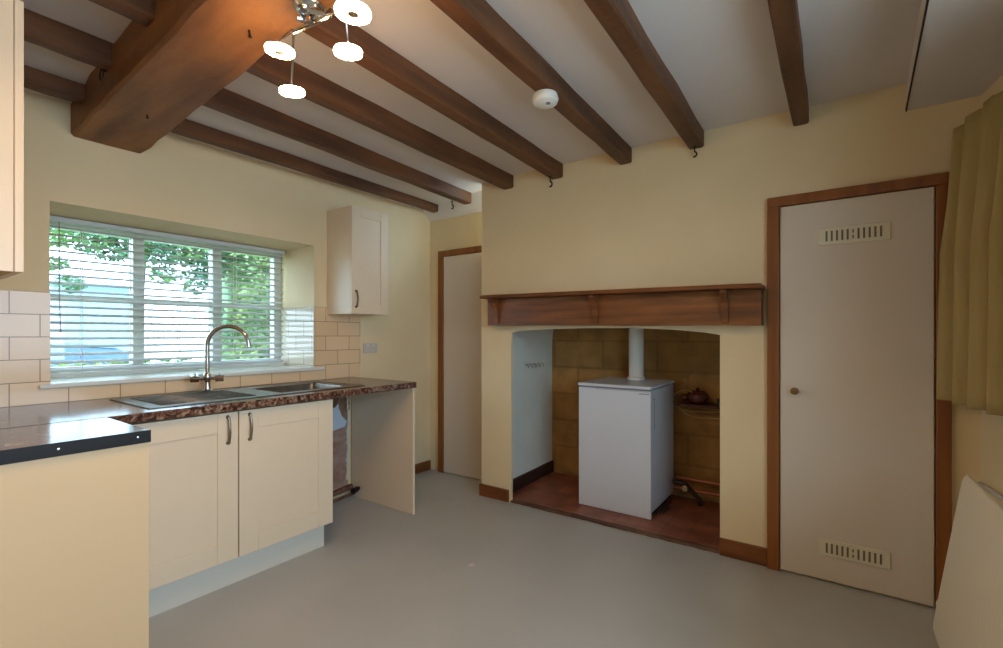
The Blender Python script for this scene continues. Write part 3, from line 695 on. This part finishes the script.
for p, r, st, nrm, ring in heads:
    p = Vector(p); nv = Vector(nrm).normalized(); up = -nv
    hb = obj('spot_head', L([(0, .016), (.012, .016), (.014, .010), (r*.8, .006), (r*.96, .003), (r*.96, .001), (0, .001)], p, tuple(up), 24), 'chrome', lf, smooth='auto')
    if ring:
        prof = [(.015, 0), (r*.97, 0), (r, -.004), (r*.97, -.012), (.015, -.010), (.015, 0)]
    else:
        prof = [(0, 0), (r*.97, 0), (r, -.004), (r*.97, -.012), (0, -.014)]
    bm = bmesh.new(); lathe(bm, prof, tuple(p), tuple(up), 28)
    obj('glowing_disc', bm, 'led', hb, smooth='auto')
    if ring: obj('centre_cap', L([(0, 0), (.0145, 0), (.0145, -.012), (0, -.012)], p, tuple(up), 12), 'nickel', hb)
    e = p+up*.014; mid = (st+e)/2+Vector((0, 0, .012))
    obj('arm', T([st, st*.7+mid*.3+Vector((0, 0, .006)), mid, e+Vector((0, 0, .012)), e], .0038, 8), 'chrome', lf, smooth=True)

# ------------------------------------------------------------ radiator (leans out at its foot)
ra = thing('radiator', 'cream panel radiator on the right wall in the bottom right corner', 'radiator', (0.36, 1.7, 0.1))
def rp_(u, z, off=0):  # face line: x as function of height
    x = 0.302 + (z-0.10)/(0.725-0.10)*(0.392-0.302)
    return x+off
bm = bmesh.new(); Y0, Y1 = 1.05, 2.452
n = 42; rings = []
zs = [0.100, 0.112, 0.135, 0.69, 0.712, 0.725]
ins = [0.010, 0.003, 0, 0, 0.003, 0.010]
for i in range(n*4+1):
    y = Y0+(Y1-Y0)*i/(n*4); ph = (i % 4); g = 0.0 if ph in (0, 1) else 0.0004
    if i < 4 or i > n*4-4: g = 0
    col = []
    for z, s in zip(zs, ins):
        gg = g if 0.13 < z < 0.70 else 0
        col.append(bm.verts.new((rp_(0, z)+s+gg, y, z)))
    for z, s in reversed(list(zip(zs, ins))): col.append(bm.verts.new((rp_(0, z)+0.020-s*0.4, y, z)))
    rings.append(col)
for A, B in zip(rings, rings[1:]):
    m_ = len(A)
    for k in range(m_): bm.faces.new((A[k], A[(k+1) % m_], B[(k+1) % m_], B[k]))
bm.faces.new(rings[0]); bm.faces.new(list(reversed(rings[-1])))
obj('front_panel', bm, 'radiator', ra)
for y in (1.35, 2.15):
    bm = bmesh.new(); xw = RX+(2.91-y)*math.tan(TH)-.004; bx(bm, 0.413, xw, y-.015, y+.015, 0.665, 0.69, bev=.002); bx(bm, xw-.008, xw-.001, y-.02, y+.02, 0.55, 0.72)
    bx(bm, 0.405, 0.412, y-.015, y+.015, 0.63, 0.69)
    obj('wall_bracket', bm, 'white', ra)
bm = bmesh.new(); tube(bm, [(0.335, 2.453, 0.17), (0.338, 2.50, 0.17)], .011, 10); tube(bm, [(0.338, 2.495, 0.155), (0.338, 2.495, 0.002)], .008, 10); lathe(bm, [(0, 0), (.015, 0), (.017, .02), (.013, .035), (0, .036)], (0.338, 2.497, 0.175), n=14)
obj('valve', bm, 'white', ra, smooth='auto')
ROT[0] = TH
tag(obj('pipe_run', T([(0.508, 2.88, 0.60), (0.508, 2.4, 0.585), (0.508, 1.9, 0.575)], .010, 8), 'white', smooth=True), 'thin pale pipe running along the right wall behind the radiator', 'pipe')

# ------------------------------------------------------------ curtain
ROT[0] = TH
cu = thing('curtain', 'olive green pleated curtain hanging at the right wall beside the vented door', 'curtain', (0.46, 2.45, 0.96))
def curtain(y0, y1, ztop, zbot, seedv):
    rnd = random.Random(seedv)
    bm = bmesh.new(); n = 200; m_ = 24; grid = []
    phs = [rnd.uniform(0, 6.28) for _ in range(6)]
    for j in range(m_+1):
        v = j/m_; z = ztop+(zbot-ztop)*v; row = []
        for i in range(n+1):
            u = i/n
            y = y1-(y1-y0)*u - 0.03*v*(1-u)
            k = 2*math.pi*u*8.5
            fine = math.sin(k*2.2+phs[0]+.6*math.sin(5*u+phs[4]))
            big = math.sin(k+phs[1]+0.9*math.sin(6*u+phs[2])+v*0.6)
            f = min(1, v*2.2)
            x = 0.424 - 0.012*f - 0.014*v + (0.014*fine*(1-0.75*f)) + (0.014+0.032*f)*big + 0.004*f*math.sin(k*2.7+phs[5])
            if i < 6: x -= 0.012*v*(6-i)/6
            row.append(bm.verts.new((min(x, 0.500), y, z+(0.008*fine if j == 0 else 0))))
        grid.append(row)
    for a, b in zip(grid, grid[1:]):
        for i in range(n): bm.faces.new((a[i], a[i+1], b[i+1], b[i]))
    return bm
for yy in (0.1, 1.2, 2.3): obj('track_bracket', box(0.454, 0.5195, yy, yy+.02, 2.122, 2.136), 'white', cu)
o = obj('drape', curtain(1.72, 2.86, 2.150, 0.965, 3), 'curtain', cu, smooth=True)
md = o.modifiers.new('thickness', 'SOLIDIFY'); md.thickness = 0.003
obj('curtain_track', box(0.437, 0.453, -0.15, 2.82, 2.120, 2.138), 'white', cu)

ROT[0] = 0
# ------------------------------------------------------------ outside
struct('ground_lawn', box(-30, -3.62, -20, 25, -0.35, -0.30), 'grass')
M['paving'] = mat('pale_paving', srgb(226, 226, 222), 0.9)
struct('ground_patio', box(1.75, 22, -14, 14, -0.10, -0.05), 'paving')
struct('ground_drive', box(-22, -8.3, -15, 7.0, -0.30, -0.27), 'gravel')
def leaves(name, n, fn, size, m, parent):
    bm = bmesh.new()
    for _ in range(n):
        p = Vector(fn()); s = size*random.uniform(.6, 1.3)
        q = Matrix.Rotation(random.uniform(0, 6.28), 3, 'Z') @ Matrix.Rotation(random.uniform(-1.2, 1.2), 3, 'X') @ Matrix.Rotation(random.uniform(-.8, .8), 3, 'Y')
        vs = [bm.verts.new(p + q @ Vector(c)*s) for c in ((-.5, 0, 0), (-.1, -.28, .06), (.5, 0, -.03), (-.1, .28, .06))]
        bm.faces.new(vs)
    return obj(name, bm, m, parent)
hd = thing('garden_hedge', 'dense light green hedge filling the right pane of the garden window', 'hedge', (-6.0, 4.2, -0.3))
def fh():
    y = random.uniform(2.62, 6.0); z = random.uniform(-0.3, 2.75); x = -5.55 + 0.25*math.sin(y*5+z*4)*0.5 + random.uniform(-.5, .12)
    return (x, y, z)
leaves('foliage', 26000, fh, 0.07, 'leaf', hd)
bm = bmesh.new(); bx(bm, -6.4, -5.95, 2.75, 6.1, -0.3, 2.6, bev=.05); obj('inner_growth', bm, 'leafdark', hd)
tr = thing('garden_tree', 'leafy green branches hanging across the top of the garden window', 'tree', (-6.6, 1.95, -0.3))
obj('trunk', T([(-6.6, 1.99, -0.3), (-6.58, 2.0, 1.2), (-6.5, 2.03, 2.2), (-6.4, 2.2, 3.2)], [.07, .06, .055, .04], 10), 'bark', tr, smooth=True)
bm = bmesh.new()
tube(bm, [(-6.5, 2.03, 2.3), (-6.2, 1.5, 2.75), (-5.8, 1.1, 2.8)], [.03, .02, .01], 6); tube(bm, [(-6.5, 2.04, 2.1), (-6.1, 2.3, 2.6), (-5.7, 2.6, 2.7)], [.03, .02, .01], 6)
obj('branch', bm, 'bark', tr, smooth=True)
cl = [(-5.9, 1.18, 1.90, .10), (-5.9, 1.28, 1.73, .11), (-5.9, 1.12, 2.15, .13), (-5.9, 1.38, 2.22, .22), (-5.9, 1.60, 2.12, .20), (-5.9, 1.80, 2.25, .26), (-5.9, 2.02, 2.10, .22), (-5.9, 2.25, 2.20, .26), (-5.9, 2.38, 1.85, .18), (-5.9, 2.5, 2.1, .26), (-5.9, 2.05, 1.88, .12), (-5.9, 2.75, 2.3, .3), (-5.9, 1.5, 2.55, .35), (-5.9, 2.1, 2.6, .4), (-6, 1.9, 3.0, .5), (-6, 1.1, 2.9, .4)]
def ft():
    w = [c[3]**2 for c in cl]; c = random.choices(cl, w)[0]
    while True:
        d = Vector((random.uniform(-1, 1), random.uniform(-1, 1), random.uniform(-1, 1)))
        if d.length < 1: break
    return (c[0]+d.x*c[3], c[1]+d.y*c[3]*1.1, c[2]+d.z*c[3]*.8)
leaves('foliage', 9000, ft, 0.07, 'leafdark', tr)
# low planting just above the sill line
pl = thing('garden_planting', 'low leafy planting seen along the bottom of the garden window', 'plants', (-6.5, 1.3, -0.3))
leaves('foliage', 6000, lambda: (random.uniform(-6.9, -6.2), random.uniform(0.9, 2.6), random.choice((random.uniform(-.3, .55), random.uniform(.2, .95)))), 0.09, 'leaf', pl)
# parked car
car = thing('parked_car', 'pale blue-silver car parked on the drive seen through the left pane', 'car', (-10.5, 2.6, -0.34))
def carbody():
    bm = bmesh.new()
    prof = [(3.45, .42), (3.50, .62), (3.42, .80), (3.10, .92), (2.45, 1.02), (0.2, 1.04), (-0.6, 1.0), (-0.8, .85), (-0.82, .42)]
    sec = []
    for x, ins in ((-11.35, .10), (-11.3, .02), (-9.70, .02), (-9.65, .10)):
        sec.append([bm.verts.new((x, 1.3+(y-1.3)*(1-ins*.3), z-0.27-(ins*.5 if z > .6 else 0))) for y, z in prof])
    for A, B in zip(sec, sec[1:]):
        for k in range(len(A)): bm.faces.new((A[k], A[(k+1) % len(A)], B[(k+1) % len(A)], B[k]))
    bm.faces.new(sec[0]); bm.faces.new(list(reversed(sec[-1])))
    return bm
obj('body', carbody(), 'carpaint', car, smooth='auto')
bm = bmesh.new()
low = [(2.45, 1.00), (1.75, 1.45), (0.9, 1.52), (-0.1, 1.46), (-0.65, 1.0)]
A = [bm.verts.new((-11.26, y, z-.27)) for y, z in low]; B = [bm.verts.new((-9.74, y, z-.27)) for y, z in low]
A2 = [bm.verts.new((-11.26+(.16 if z > 1.1 else 0), y, z-.27)) for y, z in low]
for v, (y, z) in zip(A, low): v.co.x += .16 if z > 1.1 else 0
for v, (y, z) in zip(B, low): v.co.x -= .16 if z > 1.1 else 0
bmesh.ops.delete(bm, geom=A2, context='VERTS')
for k in range(4): bm.faces.new((A[k], A[k+1], B[k+1], B[k]))
bm.faces.new(A); bm.faces.new(list(reversed(B)))
cabn = obj('cabin_glass', bm, 'carglass', car)
bm = bmesh.new(); prism(bm, [(1.75, 1.44), (0.9, 1.53), (-0.1, 1.47), (-0.1, 1.50), (0.9, 1.57), (1.72, 1.49)], -11.12, -9.88, 'YZ')
for v in bm.verts: v.co.z -= .27
obj('roof', bm, 'carpaint', car)
for y in (2.65, 0.0):
    for x in (-9.72, -11.28):
        obj('wheel', L([(0, -.08), (.20, -.09), (.31, -.08), (.32, 0), (.31, .08), (.20, .09), (0, .08)], (x, y, 0.05), (1, 0, 0), 24), 'tyre', car, smooth='auto')
obj('side_trim', box(-9.69, -9.66, -.5, 3.3, .38, .43), 'tyre', car)
for o in list(car.children): o.data.transform(Matrix.Translation((0, 1.0, -0.16)))
ho = thing('neighbouring_house', 'pale rendered house beyond the drive outside the garden window', 'house', (-20, 4, -0.3))
obj('wall', box(-24, -19.5, -6, 5.8, -0.3, 2.85), 'housewall', ho)
bm = bmesh.new(); prism(bm, [(-24.4, 2.86), (-19.2, 2.86), (-21.8, 3.3)], -6.3, 6.0, 'XZ'); obj('roof', bm, 'roofslate', ho)
for y in (-2, 1.2): obj('window', box(-19.52, -19.47, y, y+1.2, .8, 1.8), 'carglass', ho)
